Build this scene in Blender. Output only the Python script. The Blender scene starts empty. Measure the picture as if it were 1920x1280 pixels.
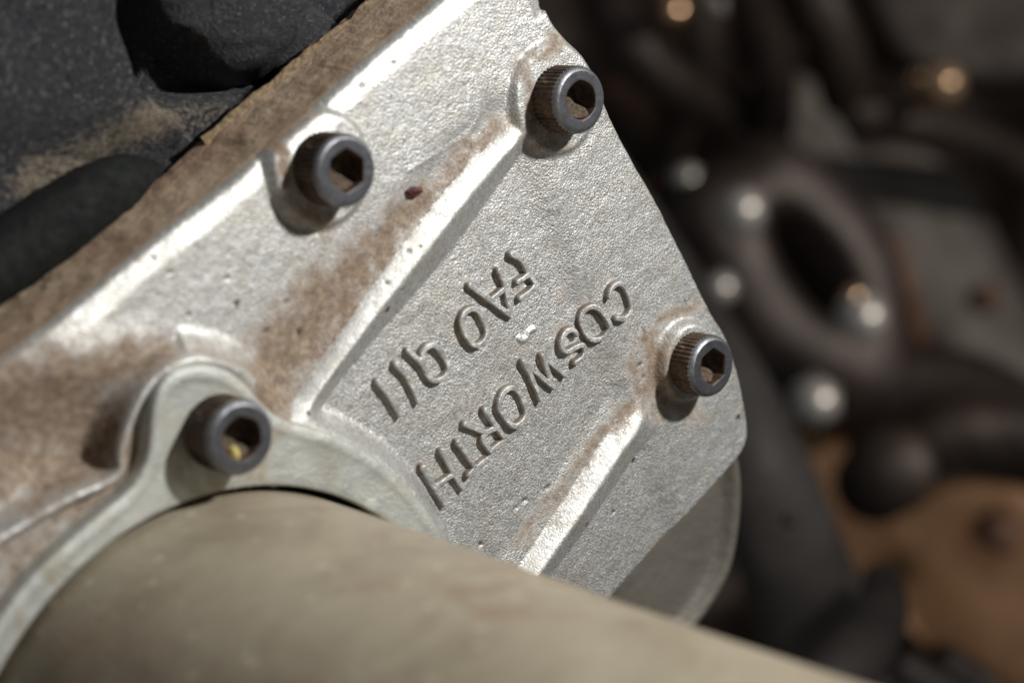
import bpy, math, random
import numpy as np
from mathutils import Vector, Matrix

# ------------------------------------------------------------------ camera
# World: origin on the cast cover, Z along the cover's normal, lengths given in mm and scaled by S.
S = 0.001
FPX = 3530.0                                  # focal length in pixels of a 1920 px wide picture
n = np.array([.63479, -.12775, .76205]); n /= np.linalg.norm(n)
up = np.array([0., 1., 0.]); ey = up - up.dot(n) * n; ey /= np.linalg.norm(ey); ex = np.cross(ey, n)
R = np.array([ex, ey, n])                     # camera axes -> world
CAM = R @ np.array([0, 0, 281.])

def P(px, py, z=0.):
    """Point of the plane at height z (mm) that the survey of the photograph puts at px, py."""
    d = R @ np.array([(px - 960) / FPX, (640 - py) / FPX, -1.])
    t = (z - CAM[2]) / d[2]
    return (CAM + d * t)[:2]

def P3(px, py, z=0.):
    p = P(px, py, z); return np.array([p[0], p[1], z])

def Q(px, py, depth):
    """Point at a distance (mm) along the view; the far engine bay parts start beyond 400."""
    if depth > 400: depth = 400 + (depth - 400) * BK
    return CAM + R @ (np.array([(px - 960) / FPX, (640 - py) / FPX, -1.]) * depth)

BK = 4.4

def fk(depth):
    return (400 + (depth - 400) * BK) / depth if depth > 400 else 1.

def to_px(x, y, z):
    v = np.stack([x - CAM[0], y - CAM[1], z - CAM[2]], -1) @ R
    return 960 + FPX * v[..., 0] / -v[..., 2], 640 - FPX * v[..., 1] / -v[..., 2]

sc = bpy.context.scene
col = sc.collection
cam = bpy.data.cameras.new('camera'); co = bpy.data.objects.new('camera', cam); col.objects.link(co)
cam.sensor_width = 36; cam.lens = FPX / 1920 * 36
co.matrix_world = Matrix([list(R[i]) + [CAM[i] * S] for i in range(3)] + [[0, 0, 0, 1]])
cam.clip_start = .005; cam.clip_end = 20
cam.dof.use_dof = True; cam.dof.focus_distance = .287; cam.dof.aperture_fstop = 66.2 / 5.1
sc.camera = co

# ------------------------------------------------------------------ light
w = bpy.data.worlds.new('World'); sc.world = w; w.use_nodes = True
bg = w.node_tree.nodes['Background']
bg.inputs[0].default_value = (.80, .78, .78, 1); bg.inputs[1].default_value = .09

def area(name, pos, target, size, power, color=(1, 1, 1)):
    l = bpy.data.lights.new(name, 'AREA'); l.shape = 'DISK'; l.size = size * S; l.energy = power; l.color = color
    o = bpy.data.objects.new(name, l); col.objects.link(o)
    o.location = Vector(pos) * S
    o.rotation_euler = (Vector(target) - Vector(pos)).to_track_quat('-Z', 'Y').to_euler()
    return o
area('work_lamp', (74, 246, 306), (0, 0, 0), 26, 2.3, (1, .985, .965))
area('fill_light', (120, 380, 560), (0, 0, 0), 200, .12, (.90, .95, 1))  # added weak fill, stands for no lamp in the place
sp = bpy.data.lights.new('bay_fill_spot', 'SPOT'); sp.energy = 70; sp.color = (1, .89, .78); sp.spot_size = math.radians(62); sp.spot_blend = .6; sp.shadow_soft_size = .05  # added spot to brighten the far parts only; its cone misses the plate
so = bpy.data.objects.new('bay_fill_spot', sp); col.objects.link(so)
_a = R @ np.array([1350, 560, -150.]) + CAM; _b = R @ np.array([450, 0, -1560.]) + CAM
so.location = Vector(_a) * S; so.rotation_euler = (Vector(_b) - Vector(_a)).to_track_quat('-Z', 'Y').to_euler()
sc.view_settings.view_transform = 'Standard'; sc.view_settings.look = 'None'
sc.view_settings.exposure = 0; sc.view_settings.gamma = 1
sc.cycles.use_denoising = True
sc.cycles.max_bounces = 5

# ------------------------------------------------------------------ helpers
rng = np.random.RandomState(7)
def _hash(ix, iy, seed):
    h = (ix * 374761393 + iy * 668265263 + seed * 1442695041) & 0xffffffff
    h = ((h ^ (h >> 13)) * 1274126177) & 0xffffffff
    return ((h ^ (h >> 16)) & 0xffff) / 65535.0
def noise(x, y, s=1., seed=0):
    x = np.asarray(x, float) / s; y = np.asarray(y, float) / s
    ix = np.floor(x).astype(np.int64); iy = np.floor(y).astype(np.int64)
    fx = x - ix; fy = y - iy; fx = fx * fx * (3 - 2 * fx); fy = fy * fy * (3 - 2 * fy)
    a = _hash(ix, iy, seed); b = _hash(ix + 1, iy, seed); c = _hash(ix, iy + 1, seed); d = _hash(ix + 1, iy + 1, seed)
    return (a * (1 - fx) + b * fx) * (1 - fy) + (c * (1 - fx) + d * fx) * fy - .5
def fbm(x, y, s=1., o=3, seed=0):
    return sum(noise(x, y, s / 2 ** k, seed + k) / 2 ** k for k in range(o))
def sm(a, b, v):
    t = np.clip((v - a) / (b - a), 0, 1); return t * t * (3 - 2 * t)
def seg_d(x, y, a, b):
    ax, ay = a; bx, by = b; dx, dy = bx - ax, by - ay
    t = np.clip(((x - ax) * dx + (y - ay) * dy) / (dx * dx + dy * dy + 1e-12), 0, 1)
    return np.hypot(x - ax - t * dx, y - ay - t * dy), t
def poly_d(x, y, pts, closed=False):
    d = np.full(np.shape(x), 1e9)
    m = len(pts)
    for i in range(m if closed else m - 1):
        d = np.minimum(d, seg_d(x, y, pts[i], pts[(i + 1) % m])[0])
    return d
def inside(x, y, pts):
    r = np.zeros(np.shape(x), bool); m = len(pts)
    for i in range(m):
        x0, y0 = pts[i]; x1, y1 = pts[(i + 1) % m]
        if y0 == y1: continue
        r ^= ((y0 > y) != (y1 > y)) & (x < (x1 - x0) * (y - y0) / (y1 - y0) + x0)
    return r
def sdf(x, y, pts):
    d = poly_d(x, y, pts, True); return np.where(inside(x, y, pts), d, -d)
def smooth_line(pts, closed=False, it=3):
    p = np.array(pts, float)
    for _ in range(it):
        if closed: q = np.roll(p, -1, 0)
        else: q = p[1:]; 
        b = p if closed else p[:-1]
        r = np.empty((2 * len(b), p.shape[1])); r[0::2] = b * .75 + q * .25; r[1::2] = b * .25 + q * .75
        p = r if closed else np.vstack([p[:1], r, p[-1:]])
    return p

def link(me, name, mats, parent=None, smooth=True, attrs=None):
    for m in (mats if isinstance(mats, (list, tuple)) else [mats]): me.materials.append(m)
    if attrs:
        for k, v in attrs.items():
            a = me.attributes.new(k, 'FLOAT', 'POINT'); a.data.foreach_set('value', np.asarray(v, np.float32).ravel())
    me.polygons.foreach_set('use_smooth', [smooth] * len(me.polygons))
    o = bpy.data.objects.new(name, me); col.objects.link(o)
    if parent: o.parent = parent
    return o
def mesh(verts, faces, fm=None):
    me = bpy.data.meshes.new('mesh')
    me.from_pydata((np.asarray(verts, float) * S).tolist(), [], [list(map(int, f)) for f in faces]); 
    if fm is not None: me.polygons.foreach_set('material_index', fm)
    me.validate(); me.update(); return me
def tag(o, label=None, cat=None, group=None, kind=None):
    if label: o['label'] = label
    if cat: o['category'] = cat
    if group: o['group'] = group
    if kind: o['kind'] = kind
    return o
def empty(name, loc, **k):
    o = bpy.data.objects.new(name, None); o.empty_display_size = .005; col.objects.link(o); o.location = Vector(loc) * S
    return tag(o, **k)
def grid_faces(ny, nx, keep=None, wrap=False):
    i = np.arange(ny * nx).reshape(ny, nx)
    if wrap: i = np.hstack([i, i[:, :1]])
    f = np.stack([i[:-1, :-1], i[:-1, 1:], i[1:, 1:], i[1:, :-1]], -1).reshape(-1, 4)
    return f if keep is None else f[keep.ravel()]
def tube(path, rad, seg=20, caps=True, wob=0., it=3):
    path = smooth_line(path, it=it); m = len(path)
    rad = np.interp(np.linspace(0, 1, m), np.linspace(0, 1, len(rad)), rad) if np.ndim(rad) else np.full(m, rad)
    T = np.gradient(path, axis=0); T /= np.linalg.norm(T, axis=1)[:, None]
    u = np.cross(T[0], [.3, .2, .9]); u /= np.linalg.norm(u)
    V = []; t = np.linspace(0, 2 * np.pi, seg, endpoint=False)
    for k in range(m):
        u = u - u.dot(T[k]) * T[k]; u /= np.linalg.norm(u); v = np.cross(T[k], u)
        r = rad[k] * (1 + wob * noise(t * 3 + 9, np.full(seg, k * .7), 1, 3))
        V.append(path[k] + (np.cos(t) * r)[:, None] * u + (np.sin(t) * r)[:, None] * v)
    V = np.vstack(V); F = grid_faces(m, seg, wrap=True).tolist()
    if caps:
        for k, s in ((0, -1), (m - 1, 1)):
            base = len(V); c = path[k]; ring = V[k * seg:(k + 1) * seg]
            r2 = c + (ring - c) * .75 + T[k] * s * rad[k] * .35
            V = np.vstack([V, r2, [c + T[k] * s * rad[k] * .5]])
            for j in range(seg):
                a, b = k * seg + j, k * seg + (j + 1) % seg; e, g = base + j, base + (j + 1) % seg
                F += [[b, a, e, g] if s < 0 else [a, b, g, e], [g, e, base + seg] if s < 0 else [e, g, base + seg]]
    return mesh(V, F)
def lathe(prof, seg=48, M=None, hexed=None):
    """prof: list of (r, z); hexed: set of profile indices laid out as a hexagon."""
    t = np.linspace(0, 2 * np.pi, seg, endpoint=False); V = []
    for k, (r, z) in enumerate(prof):
        rr = np.full(seg, float(r))
        if hexed and k in hexed:
            a = (t + np.pi / 6) % (np.pi / 3) - np.pi / 6; rr = r * np.cos(np.pi / 6) / np.cos(a - 0) 
        V.append(np.stack([rr * np.cos(t), rr * np.sin(t), np.full(seg, z)], -1))
    V = np.vstack(V)
    if M is not None: V = V @ M[:3, :3].T + M[:3, 3]
    return V, grid_faces(len(prof), seg, wrap=True)

# ------------------------------------------------------------------ materials
def mat(name):
    m = bpy.data.materials.new(name); m.use_nodes = True
    nt = m.node_tree; return m, nt, nt.nodes['Principled BSDF']
class N:
    def __init__(s, nt): s.nt = nt
    def new(s, t, **k):
        x = s.nt.nodes.new(t)
        for a, b in k.items(): setattr(x, a, b)
        return x
    def l(s, a, b): s.nt.links.new(a, b)
    def coords(s, scale=1000., loc=(0, 0, 0)):
        tc = s.new('ShaderNodeTexCoord'); mp = s.new('ShaderNodeMapping')
        sx = scale if isinstance(scale, tuple) else (scale,) * 3
        mp.inputs['Scale'].default_value = sx; mp.inputs['Location'].default_value = loc
        s.l(tc.outputs['Object'], mp.inputs[0]); return mp.outputs[0]
    def noise(s, v, scale, detail=3, rough=.55, dist=0.):
        x = s.new('ShaderNodeTexNoise'); s.l(v, x.inputs['Vector']); x.inputs['Scale'].default_value = scale
        x.inputs['Detail'].default_value = detail; x.inputs['Roughness'].default_value = rough; x.inputs['Distortion'].default_value = dist
        return x.outputs['Fac']
    def vor(s, v, scale, feature='F1'):
        x = s.new('ShaderNodeTexVoronoi', feature=feature); s.l(v, x.inputs['Vector']); x.inputs['Scale'].default_value = scale
        return x.outputs['Distance']
    def ramp(s, v, stops):
        x = s.new('ShaderNodeValToRGB'); s.l(v, x.inputs[0]); e = x.color_ramp.elements
        while len(e) < len(stops): e.new(.5)
        for i, (p, c) in enumerate(stops):
            e[i].position = p; e[i].color = (c[0], c[1], c[2], 1) if isinstance(c, (tuple, list)) else (c, c, c, 1)
        return x.outputs[0]
    def mr(s, v, a, b, c=0., d=1.):
        x = s.new('ShaderNodeMapRange'); s.l(v, x.inputs[0])
        for i, q in enumerate((a, b, c, d)): x.inputs[1 + i].default_value = q
        return x.outputs[0]
    def math(s, op, a, b=None):
        x = s.new('ShaderNodeMath', operation=op)
        for i, q in enumerate((a, b)):
            if q is None: continue
            if isinstance(q, (int, float)): x.inputs[i].default_value = q
            else: s.l(q, x.inputs[i])
        return x.outputs[0]
    def mix(s, f, a, b, kind='RGBA', blend='MIX'):
        x = s.new('ShaderNodeMix', data_type=kind, blend_type=blend)
        idx = (6, 7) if kind == 'RGBA' else (2, 3)
        if isinstance(f, (int, float)): x.inputs[0].default_value = f
        else: s.l(f, x.inputs[0])
        for i, q in zip(idx, (a, b)):
            if isinstance(q, (int, float)): x.inputs[i].default_value = q
            elif isinstance(q, (tuple, list)): x.inputs[i].default_value = (*q, 1)
            else: s.l(q, x.inputs[i])
        return x.outputs[2 if kind == 'RGBA' else 0]
    def attr(s, name):
        x = s.new('ShaderNodeAttribute'); x.attribute_name = name; return x.outputs['Fac']
    def bump(s, h, dist, strength=1., nrm=None):
        x = s.new('ShaderNodeBump'); x.inputs['Distance'].default_value = dist * S; x.inputs['Strength'].default_value = strength
        s.l(h, x.inputs['Height'])
        if nrm is not None: s.l(nrm, x.inputs['Normal'])
        return x.outputs[0]

def cast_aluminium():
    m, nt, p = mat('cast aluminium'); g = N(nt); v = g.coords()
    big = g.noise(v, .07, 4, .6); mid = g.noise(v, .45, 4, .6); fine = g.noise(v, 2.9, 3, .7); grit = g.noise(v, 6.5, 2, .6)
    c = g.ramp(mid, [(.3, (.45, .447, .425)), (.5, (.535, .535, .515)), (.72, (.61, .61, .60))])
    c = g.mix(g.mr(fine, .32, .47, .62, 0.), c, (.20, .185, .150))
    c = g.mix(g.mr(grit, .56, .72, 0, .6), c, (.80, .80, .78))
    c = g.mix(g.mr(big, .48, .72, 0, .45), c, (.46, .44, .385))
    vc = g.new('ShaderNodeTexVoronoi'); g.l(v, vc.inputs['Vector']); vc.inputs['Scale'].default_value = 3.0
    sp_ = g.new('ShaderNodeSeparateColor'); g.l(vc.outputs['Color'], sp_.inputs[0])
    c = g.mix(g.mr(sp_.outputs[0], .72, .95, 0, .40), c, (.82, .82, .80)); c = g.mix(g.mr(sp_.outputs[1], .74, .96, 0, .42), c, (.22, .205, .165))
    c = g.mix(g.mr(g.noise(v, .22, 4, .65), .50, .70, 0, .36), c, (.42, .37, .28))
    d = g.attr('dirt')  # dirt; also carries painted shade for letter walls and screw shadows
    dn = g.math('ADD', d, g.mr(g.noise(v, .35, 5, .7),   .3, .7, -.26, .26))
    dn = g.math('ADD', dn, g.mr(fine,   .3, .7, -.24, .24))
    df = g.mr(dn, .28, .95, 0, .93)
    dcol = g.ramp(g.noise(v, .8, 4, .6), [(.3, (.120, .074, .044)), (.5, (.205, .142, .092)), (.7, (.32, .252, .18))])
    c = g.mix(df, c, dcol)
    # scattered dark casting pits
    pv = g.vor(v, .16); pn = g.noise(v, 1.2, 2)
    pit_shade = g.math('MULTIPLY', g.mr(g.math('ADD', pv, g.mr(pn, .3, .7, -.06, .06)), .10, .07), g.mr(g.noise(v, .1, 1), .50, .56))
    pit_shade = g.math('MAXIMUM', pit_shade, g.attr('pit_shade'))  # attribute holds surveyed pits and the painted shade of letter walls
    c = g.mix(g.math('MULTIPLY', pit_shade, .88), c, (.05, .035, .025))
    g.l(c, p.inputs['Base Color'])
    g.l(g.mr(df, 0, 1, .80, .03), p.inputs['Metallic'])
    g.l(g.mix(g.math('MAXIMUM', df, g.math('MULTIPLY', g.attr('smoothness'), .18)), g.mr(fine, .3, .7, .45, .61), .9, 'FLOAT'), p.inputs['Roughness'])
    vx = g.new('ShaderNodeTexVoronoi', feature='SMOOTH_F1'); g.l(g.mix(.16, v, g.noise(v, 1.6, 2), 'VECTOR') if False else v, vx.inputs['Vector']); vx.inputs['Scale'].default_value = 3.1; vx.inputs['Smoothness'].default_value = .35
    h = g.math('ADD', g.math('MULTIPLY', vx.outputs['Distance'], -1.1), g.math('MULTIPLY', grit, .55))
    h = g.math('ADD', h, g.math('MULTIPLY', fine, .45))
    h = g.math('SUBTRACT', h, g.math('MULTIPLY', pit_shade, .8))
    h = g.math('ADD', h, g.math('MULTIPLY', mid, .5))
    sz = g.math('ADD', g.attr('smoothness'), g.mr(g.noise(v, .16, 4, .65), .42, .62, -.15, .45))
    b = g.new('ShaderNodeBump'); b.inputs['Distance'].default_value = .22 * S
    g.l(h, b.inputs['Height']); g.l(g.mr(sz, 0, 1, .40, .13), b.inputs['Strength'])
    g.l(b.outputs[0], p.inputs['Normal'])
    return m
ALU = cast_aluminium()

def simple(name, c1, c2, rough=.5, metal=0., scale=.5, bump=.1, bscale=2., c3=None, c3at=.62, coat=0., stretch=None):
    m, nt, p = mat(name); g = N(nt); v = g.coords(stretch or 1000.)
    a = g.noise(v, scale, 5, .6)
    c = g.ramp(a, [(.33, c1), (.66, c2)])
    if c3: c = g.mix(g.mr(g.noise(v, scale * .6, 5, .65, .5), c3at, c3at + .1), c, c3)
    g.l(c, p.inputs['Base Color']); p.inputs['Metallic'].default_value = metal
    g.l(g.mr(a, .3, .7, rough * 1.15, rough * .85), p.inputs['Roughness'])
    if coat: p.inputs['Coat Weight'].default_value = coat
    if bump: g.l(g.bump(g.noise(v, bscale, 4, .65), bump), p.inputs['Normal'])
    return m
SIDE = simple('gritty brown grime', (.19, .115, .065), (.42, .29, .175), .85, 0, .35, .5, 1.4, (.46, .36, .22), .6)
STEEL = simple('black oxide steel', (.055, .056, .062), (.11, .112, .12), .45, .6, .9, .05, 5.)
STEEL_BEVEL = simple('worn steel chamfer', (.17, .173, .185), (.31, .315, .33), .46, .85, .9, .05, 5.)
RUST = simple('rusty dust on steel', (.045, .026, .016), (.15, .095, .058), .75, .15, .7, .14, 3.2, (.28, .20, .13), .60)
SOCKET = simple('dark socket steel', (.03, .018, .012), (.12, .07, .045), .6, .3, .9, .08, 3.)
DIRT = simple('packed tan dirt', (.045, .031, .02), (.145, .105, .066), .95, 0, 1.4, .4, 3.)
YELLOW = simple('yellow grease', (.42, .33, .09), (.55, .45, .16), .5, 0, 1.4, .2, 3.)
FLANGE = simple('zinc plated flange', (.44, .46, .405), (.60, .615, .55), .5, .45, .10, .06, 2., (.42, .33, .22), .66)
PIPE = simple('dusty painted pipe', (.27, .225, .155), (.36, .32, .23), .58, .12, .035, .08, .8, (.30, .185, .11), .56)
GASKET = simple('torn fibre gasket', (.12, .08, .042), (.30, .22, .13), .95, 0, 1.2, .5, 2.2)
MAROON = simple('maroon paint flake', (.05, .01, .01), (.13, .03, .025), .35, 0, 1.2, .2, 3.)

def black_paint():
    m, nt, p = mat('rough black enamel'); g = N(nt); v = g.coords()
    a = g.noise(v, 1.2, 5, .7); c = g.ramp(a, [(.3, (.014, .015, .017)), (.7, (.052, .054, .062))])
    vc = g.new('ShaderNodeTexVoronoi'); g.l(v, vc.inputs['Vector']); vc.inputs['Scale'].default_value = 1.7
    sp_ = g.new('ShaderNodeSeparateColor'); g.l(vc.outputs['Color'], sp_.inputs[0])
    c = g.mix(g.math('MULTIPLY', g.mr(vc.outputs['Distance'], .30, .14), g.mr(sp_.outputs[0], .78, .82)), c, (.26, .26, .27))  # pale specks, dust grains that also imitate glints in the colour
    d = g.math('ADD', g.attr('dirt'), g.mr(g.noise(v, 1.2, 5, .75), .35, .65, -.6, .55))
    df = g.mr(d, .35, 1.0)
    c = g.mix(df, c, g.ramp(g.noise(v, 1.6, 4, .7), [(.3, (.09, .07, .05)), (.7, (.30, .25, .18))]))
    g.l(c, p.inputs['Base Color']); g.l(g.mr(df, 0, 1, .36, .9), p.inputs['Roughness'])
    g.l(g.bump(g.math('ADD', g.noise(v, 2.6, 4, .75), g.math('MULTIPLY', g.noise(v, .35, 3, .6), 1.2)), .62, 1.), p.inputs['Normal'])
    return m
def stained(name, base, base2, stain, stain2, rough, metal, s1, s2, spec, bump, bs, thr=.52, attr=None):
    m, nt, p = mat(name); g = N(nt); v = g.coords()
    c = g.ramp(g.noise(v, s1, 5, .65, .4), [(.3, base), (.68, base2)])
    k = g.mr(g.noise(v, s2, 6, .7, .8), thr, thr + .16)
    if attr: k = g.math('ADD', k, g.attr(attr)); k = g.mr(g.math('ADD', k, g.mr(g.noise(v, s2 * 3, 5, .7), .3, .7, -.4, .4)), .1, 1.1)
    c = g.mix(g.math('MULTIPLY', k, .8), c, g.ramp(g.noise(v, s1 * 2.3, 4, .6), [(.35, stain), (.65, stain2)]))
    vc = g.new('ShaderNodeTexVoronoi'); g.l(v, vc.inputs['Vector']); vc.inputs['Scale'].default_value = spec
    sp_ = g.new('ShaderNodeSeparateColor'); g.l(vc.outputs['Color'], sp_.inputs[0])
    dot = g.math('MULTIPLY', g.mr(vc.outputs['Distance'], .32, .16), g.mr(sp_.outputs[0], .80, .84))
    c = g.mix(g.math('MULTIPLY', dot, .3), c, tuple(min(1, q * 1.9) for q in base2))
    g.l(c, p.inputs['Base Color']); p.inputs['Metallic'].default_value = metal
    g.l(g.mr(k, 0, 1, rough, min(1, rough + .3)), p.inputs['Roughness'])
    g.l(g.bump(g.math('ADD', g.noise(v, bs, 4, .65), g.math('MULTIPLY', g.noise(v, bs * 3, 3, .6), .4)), bump), p.inputs['Normal'])
    return m
FLANGE = stained('weathered zinc flange', (.35, .36, .33), (.52, .53, .49), (.27, .22, .15), (.40, .35, .25), .46, .45, .16, .09, .22, .18, 1.6, .50)
PIPE = stained('dusty painted pipe', (.27, .22, .155), (.42, .37, .27), (.20, .13, .08), (.34, .235, .15), .50, .12, .07, .045, .35, .10, 1.0, .52, 'dirt')
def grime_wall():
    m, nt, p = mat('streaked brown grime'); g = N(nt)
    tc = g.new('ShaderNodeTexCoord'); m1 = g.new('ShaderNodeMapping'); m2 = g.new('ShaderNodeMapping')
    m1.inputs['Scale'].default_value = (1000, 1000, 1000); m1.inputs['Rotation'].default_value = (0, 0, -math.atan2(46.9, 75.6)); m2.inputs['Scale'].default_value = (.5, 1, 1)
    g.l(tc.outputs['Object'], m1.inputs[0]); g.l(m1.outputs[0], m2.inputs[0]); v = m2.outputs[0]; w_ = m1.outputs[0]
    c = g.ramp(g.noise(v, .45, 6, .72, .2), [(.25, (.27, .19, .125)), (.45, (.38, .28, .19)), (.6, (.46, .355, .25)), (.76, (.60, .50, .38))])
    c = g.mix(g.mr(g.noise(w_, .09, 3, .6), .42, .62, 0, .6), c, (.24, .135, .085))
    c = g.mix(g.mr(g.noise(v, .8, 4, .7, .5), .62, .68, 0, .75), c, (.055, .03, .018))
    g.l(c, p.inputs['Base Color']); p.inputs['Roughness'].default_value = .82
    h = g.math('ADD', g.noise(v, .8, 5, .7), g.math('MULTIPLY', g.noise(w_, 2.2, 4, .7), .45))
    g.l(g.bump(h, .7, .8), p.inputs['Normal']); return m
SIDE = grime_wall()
BLACK = black_paint()

RUBBER = simple('black rubber', (.004, .005, .005), (.010, .012, .010), .8, 0, .6, .25, 1.2)

RUBBER.node_tree.nodes['Principled BSDF'].inputs['Specular IOR Level'].default_value = .2
# ------------------------------------------------------------------ cover plate
OUT = [P(*a) for a in [(-130, 770), (-60, 722), (107, 605), (200, 530), (300, 447), (420, 357), (500, 290), (560, 236), (640, 165), (720, 92), (830, 2),
        (980, -130), (1020, -60)]] + \
      [P(*a) for a in [(1019, -8), (1036, 40), (1062, 72), (1092, 98), (1112, 128), (1140, 205), (1180, 285), (1240, 388), (1290, 490), (1332, 580), (1364, 628),
        (1384, 690), (1399, 752), (1406, 805), (1400, 838), (1385, 862), (1345, 908), (1300, 958), (1220, 1050), (1140, 1142), (1000, 1300), (860, 1450),
        (300, 1700), (-300, 1600), (-300, 900)]]
OUT = smooth_line(OUT, True, 2)
UL0, UL1 = P(107, 605), P(830, 0)
BOLT_AT = [P3(650.5, 320.6, 6.6), P3(1090, 188, 6.5), P3(1337.5, 687.3, 6.7), P3(454, 822, 12.)]
CP = np.array([-46.14, -58.38]); PR = 38.87

RIB1L = smooth_line([P(*a) for a in [(470, 860), (530, 768), (622, 640), (704, 522), (773, 430), (852, 330), (932, 252), (980, 218)]], it=2)
RIB1R = smooth_line([P(*a) for a in [(560, 850), (612, 752), (702, 640), (785, 548), (852, 468), (905, 398), (962, 315), (1000, 262)]], it=2)
RIB2L = smooth_line([P(*a) for a in [(850, 1240), (955, 1094), (1036, 976), (1102, 876), (1152, 800), (1196, 744)]], it=2)
RIB2R = smooth_line([P(*a) for a in [(905, 1250), (1018, 1102), (1098, 1000), (1160, 905), (1200, 850), (1235, 790)]], it=2)
def side(x, y, a, b):
    return (b[0] - a[0]) * (y - a[1]) - (b[1] - a[1]) * (x - a[0])
def rib(x, y, L, Rr, h, pk=.27, fade=5.):
    dl = poly_d(x, y, L); dr = poly_d(x, y, Rr)
    a, b = L[0], L[-1]; nl = len(L) // 2
    def sgn(Ln):
        best = np.full(x.shape, 1e9); s = np.zeros(x.shape)
        for i in range(len(Ln) - 1):
            d, _ = seg_d(x, y, Ln[i], Ln[i + 1]); q = side(x, y, Ln[i], Ln[i + 1]); m = d < best
            s = np.where(m, np.sign(q), s); best = np.where(m, d, best)
        return s
    right_of_L = -sgn(L); right_of_R = -sgn(Rr)
    u = np.where((right_of_L > 0) & (right_of_R < 0), dl / (dl + dr + 1e-9), np.where(right_of_L <= 0, -dl / 5., 1 + dr / 5.))
    q_ = np.clip(u / pk, 0, 1); up_ = q_ * .8 + .2 * np.sin(q_ * np.pi / 2) - .10 * np.sin(q_ * 2 * np.pi) 
    v_ = np.clip((u - pk) / (1 - pk), 0, 1); dn = (1 - v_) * .72 + .28 * np.sqrt(np.clip(1 - v_ ** 2, 0, 1))
    k_ = 7.; sm_ = -np.log(np.exp(-k_ * np.clip(u / pk, -1, 9)) + np.exp(-k_ * np.clip((1 - u) / (1 - pk), -1, 9))) / k_ + .02
    prof = np.clip(sm_, 0, 2) * (u > 0) * (u < 1)
    # along-length fade at the upper end
    ax = np.array(L[-1]) - np.array(L[-3]); ax /= np.linalg.norm(ax)
    end = (x - L[-1][0]) * ax[0] + (y - L[-1][1]) * ax[1]
    f = sm(1.5, -fade, end)
    return prof * h * f, u, f

BOSS = smooth_line([P(*a, 4.4) for a in [(0, 1010), (107, 948), (148, 926), (200, 906), (230, 884), (224, 858), (243, 792), (268, 739), (302, 699), (335, 680), (380, 671)]] +
        [P(*a, 3.) for a in [(445, 690), (490, 730), (530, 790), (600, 812), (690, 850), (770, 915), (825, 1000), (850, 1100)]], it=2)
BOSS = np.vstack([BOSS, [[20, -80], [-20, -120], [-110, -110], [-130, -70]]])

def plate_h(x, y, want='z'):
    s = sdf(x, y, OUT)
    z = np.zeros(x.shape)
    r1, u1, f1 = rib(x, y, RIB1L, RIB1R, 2.7, .42)
    r2, u2, f2 = rib(x, y, RIB2L, RIB2R, 2.2, .40, 6.)
    # the lettered field lies lower than the border left of the first rib
    z += -.9 * np.where(u1 > .5, 1, sm(0., .5, u1)) * f1
    z += .45 * sm(-.9, 0, u2) * sm(1.0, .95, u2) * f2          # ramp that climbs to the second rib
    z += r1 + r2
    z -= .6 * np.exp(-((u1 * 5 + 2.2) / 2.6) ** 2) * f1 * (u1 < .0) * sm(0, -.25, u1)      # trough along the first rib
    for (bx, by, bz), rad, h in zip(BOLT_AT, (7.9, 8.2, 6.4), (1.15, 1.2, 1.9)):
        d = np.hypot(x - bx, y - by) + fbm(x, y, 5, 2, 4) * .5
        z = z + (h - z * .8) * sm(rad + .7, rad - .7, d) 
    for (bx, by, bz), rad, h in zip(BOLT_AT[:1], (8.7,), (.45,)):
        a_ = np.hypot(x - bx, y - by); z -= h * np.exp(-((a_ - rad) / .4) ** 2) * (x < bx + 1)
    bs = sdf(x, y, BOSS)
    px, py = to_px(x, y, np.zeros(x.shape))
    wpx = px + 14 * fbm(x, y, 9, 2, 66); wpy = py + 14 * fbm(x, y, 9, 2, 67)
    tr = sm(690, 845, wpy + .12 * (wpx - 110)) * sm(940, 865, wpy) * sm(330, 200, wpx)
    z = z - 2.2 * tr
    z += 1.6 * np.exp(-(((px - 150) / 190) ** 2 + ((py - 680) / 55) ** 2)) * .6        # swelling above the hollow
    left = x < BOLT_AT[3][0] + 4
    lw = np.where(px < 330, 2.6, 4.5)
    z = np.where(bs > 0, 3.0, z + (3.0 - z) * sm(0, 1, 1 + bs / lw) ** 1.4)
    lipf = sm(BOLT_AT[3][0] + 9, BOLT_AT[3][0] - 2, x)
    z += 1.45 * np.sqrt(np.clip(1 - ((bs - .1) / .95) ** 2, 0, 1)) * lipf             # raised lip round the flange seat
    z += .10 * sm(.55, .1, poly_d(x, y, CAST_LINE))
    z -= .35 * pit_at(x, y)
    # faint parallel ripples in the lettered field
    ca, sa = math.cos(math.radians(37)), math.sin(math.radians(37))
    z += .035 * fbm((x * ca + y * sa) / 9, (x * -sa + y * ca), 1.6, 2, 88) * (u1 > 1)
    z += 0.10 * fbm(x, y, 6, 3, 11) + .06 * fbm(x, y, .9, 2, 21)
    # rounded edges, wide along the upper left
    ul = (side(x, y, UL0, UL1)) / np.linalg.norm(UL1 - UL0)
    rr = .9 + .25 * fbm(x, y, 4, 2, 31)
    wc = 3.3 + .5 * fbm(x, y, 6, 2, 35); q = np.clip(1 - s / wc, 0, 1)
    z -= np.where(np.abs(ul) < 12, 1, 0) * 1.3 * (np.sqrt(q * q + .012) - .11)
    t = np.clip(1 - s / rr, 0, 1)
    z -= rr * (1 - np.sqrt(np.clip(1 - t ** 2, 0, 1))) * .9
    return z, s, u1, u2, f1, f2, bs

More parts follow.
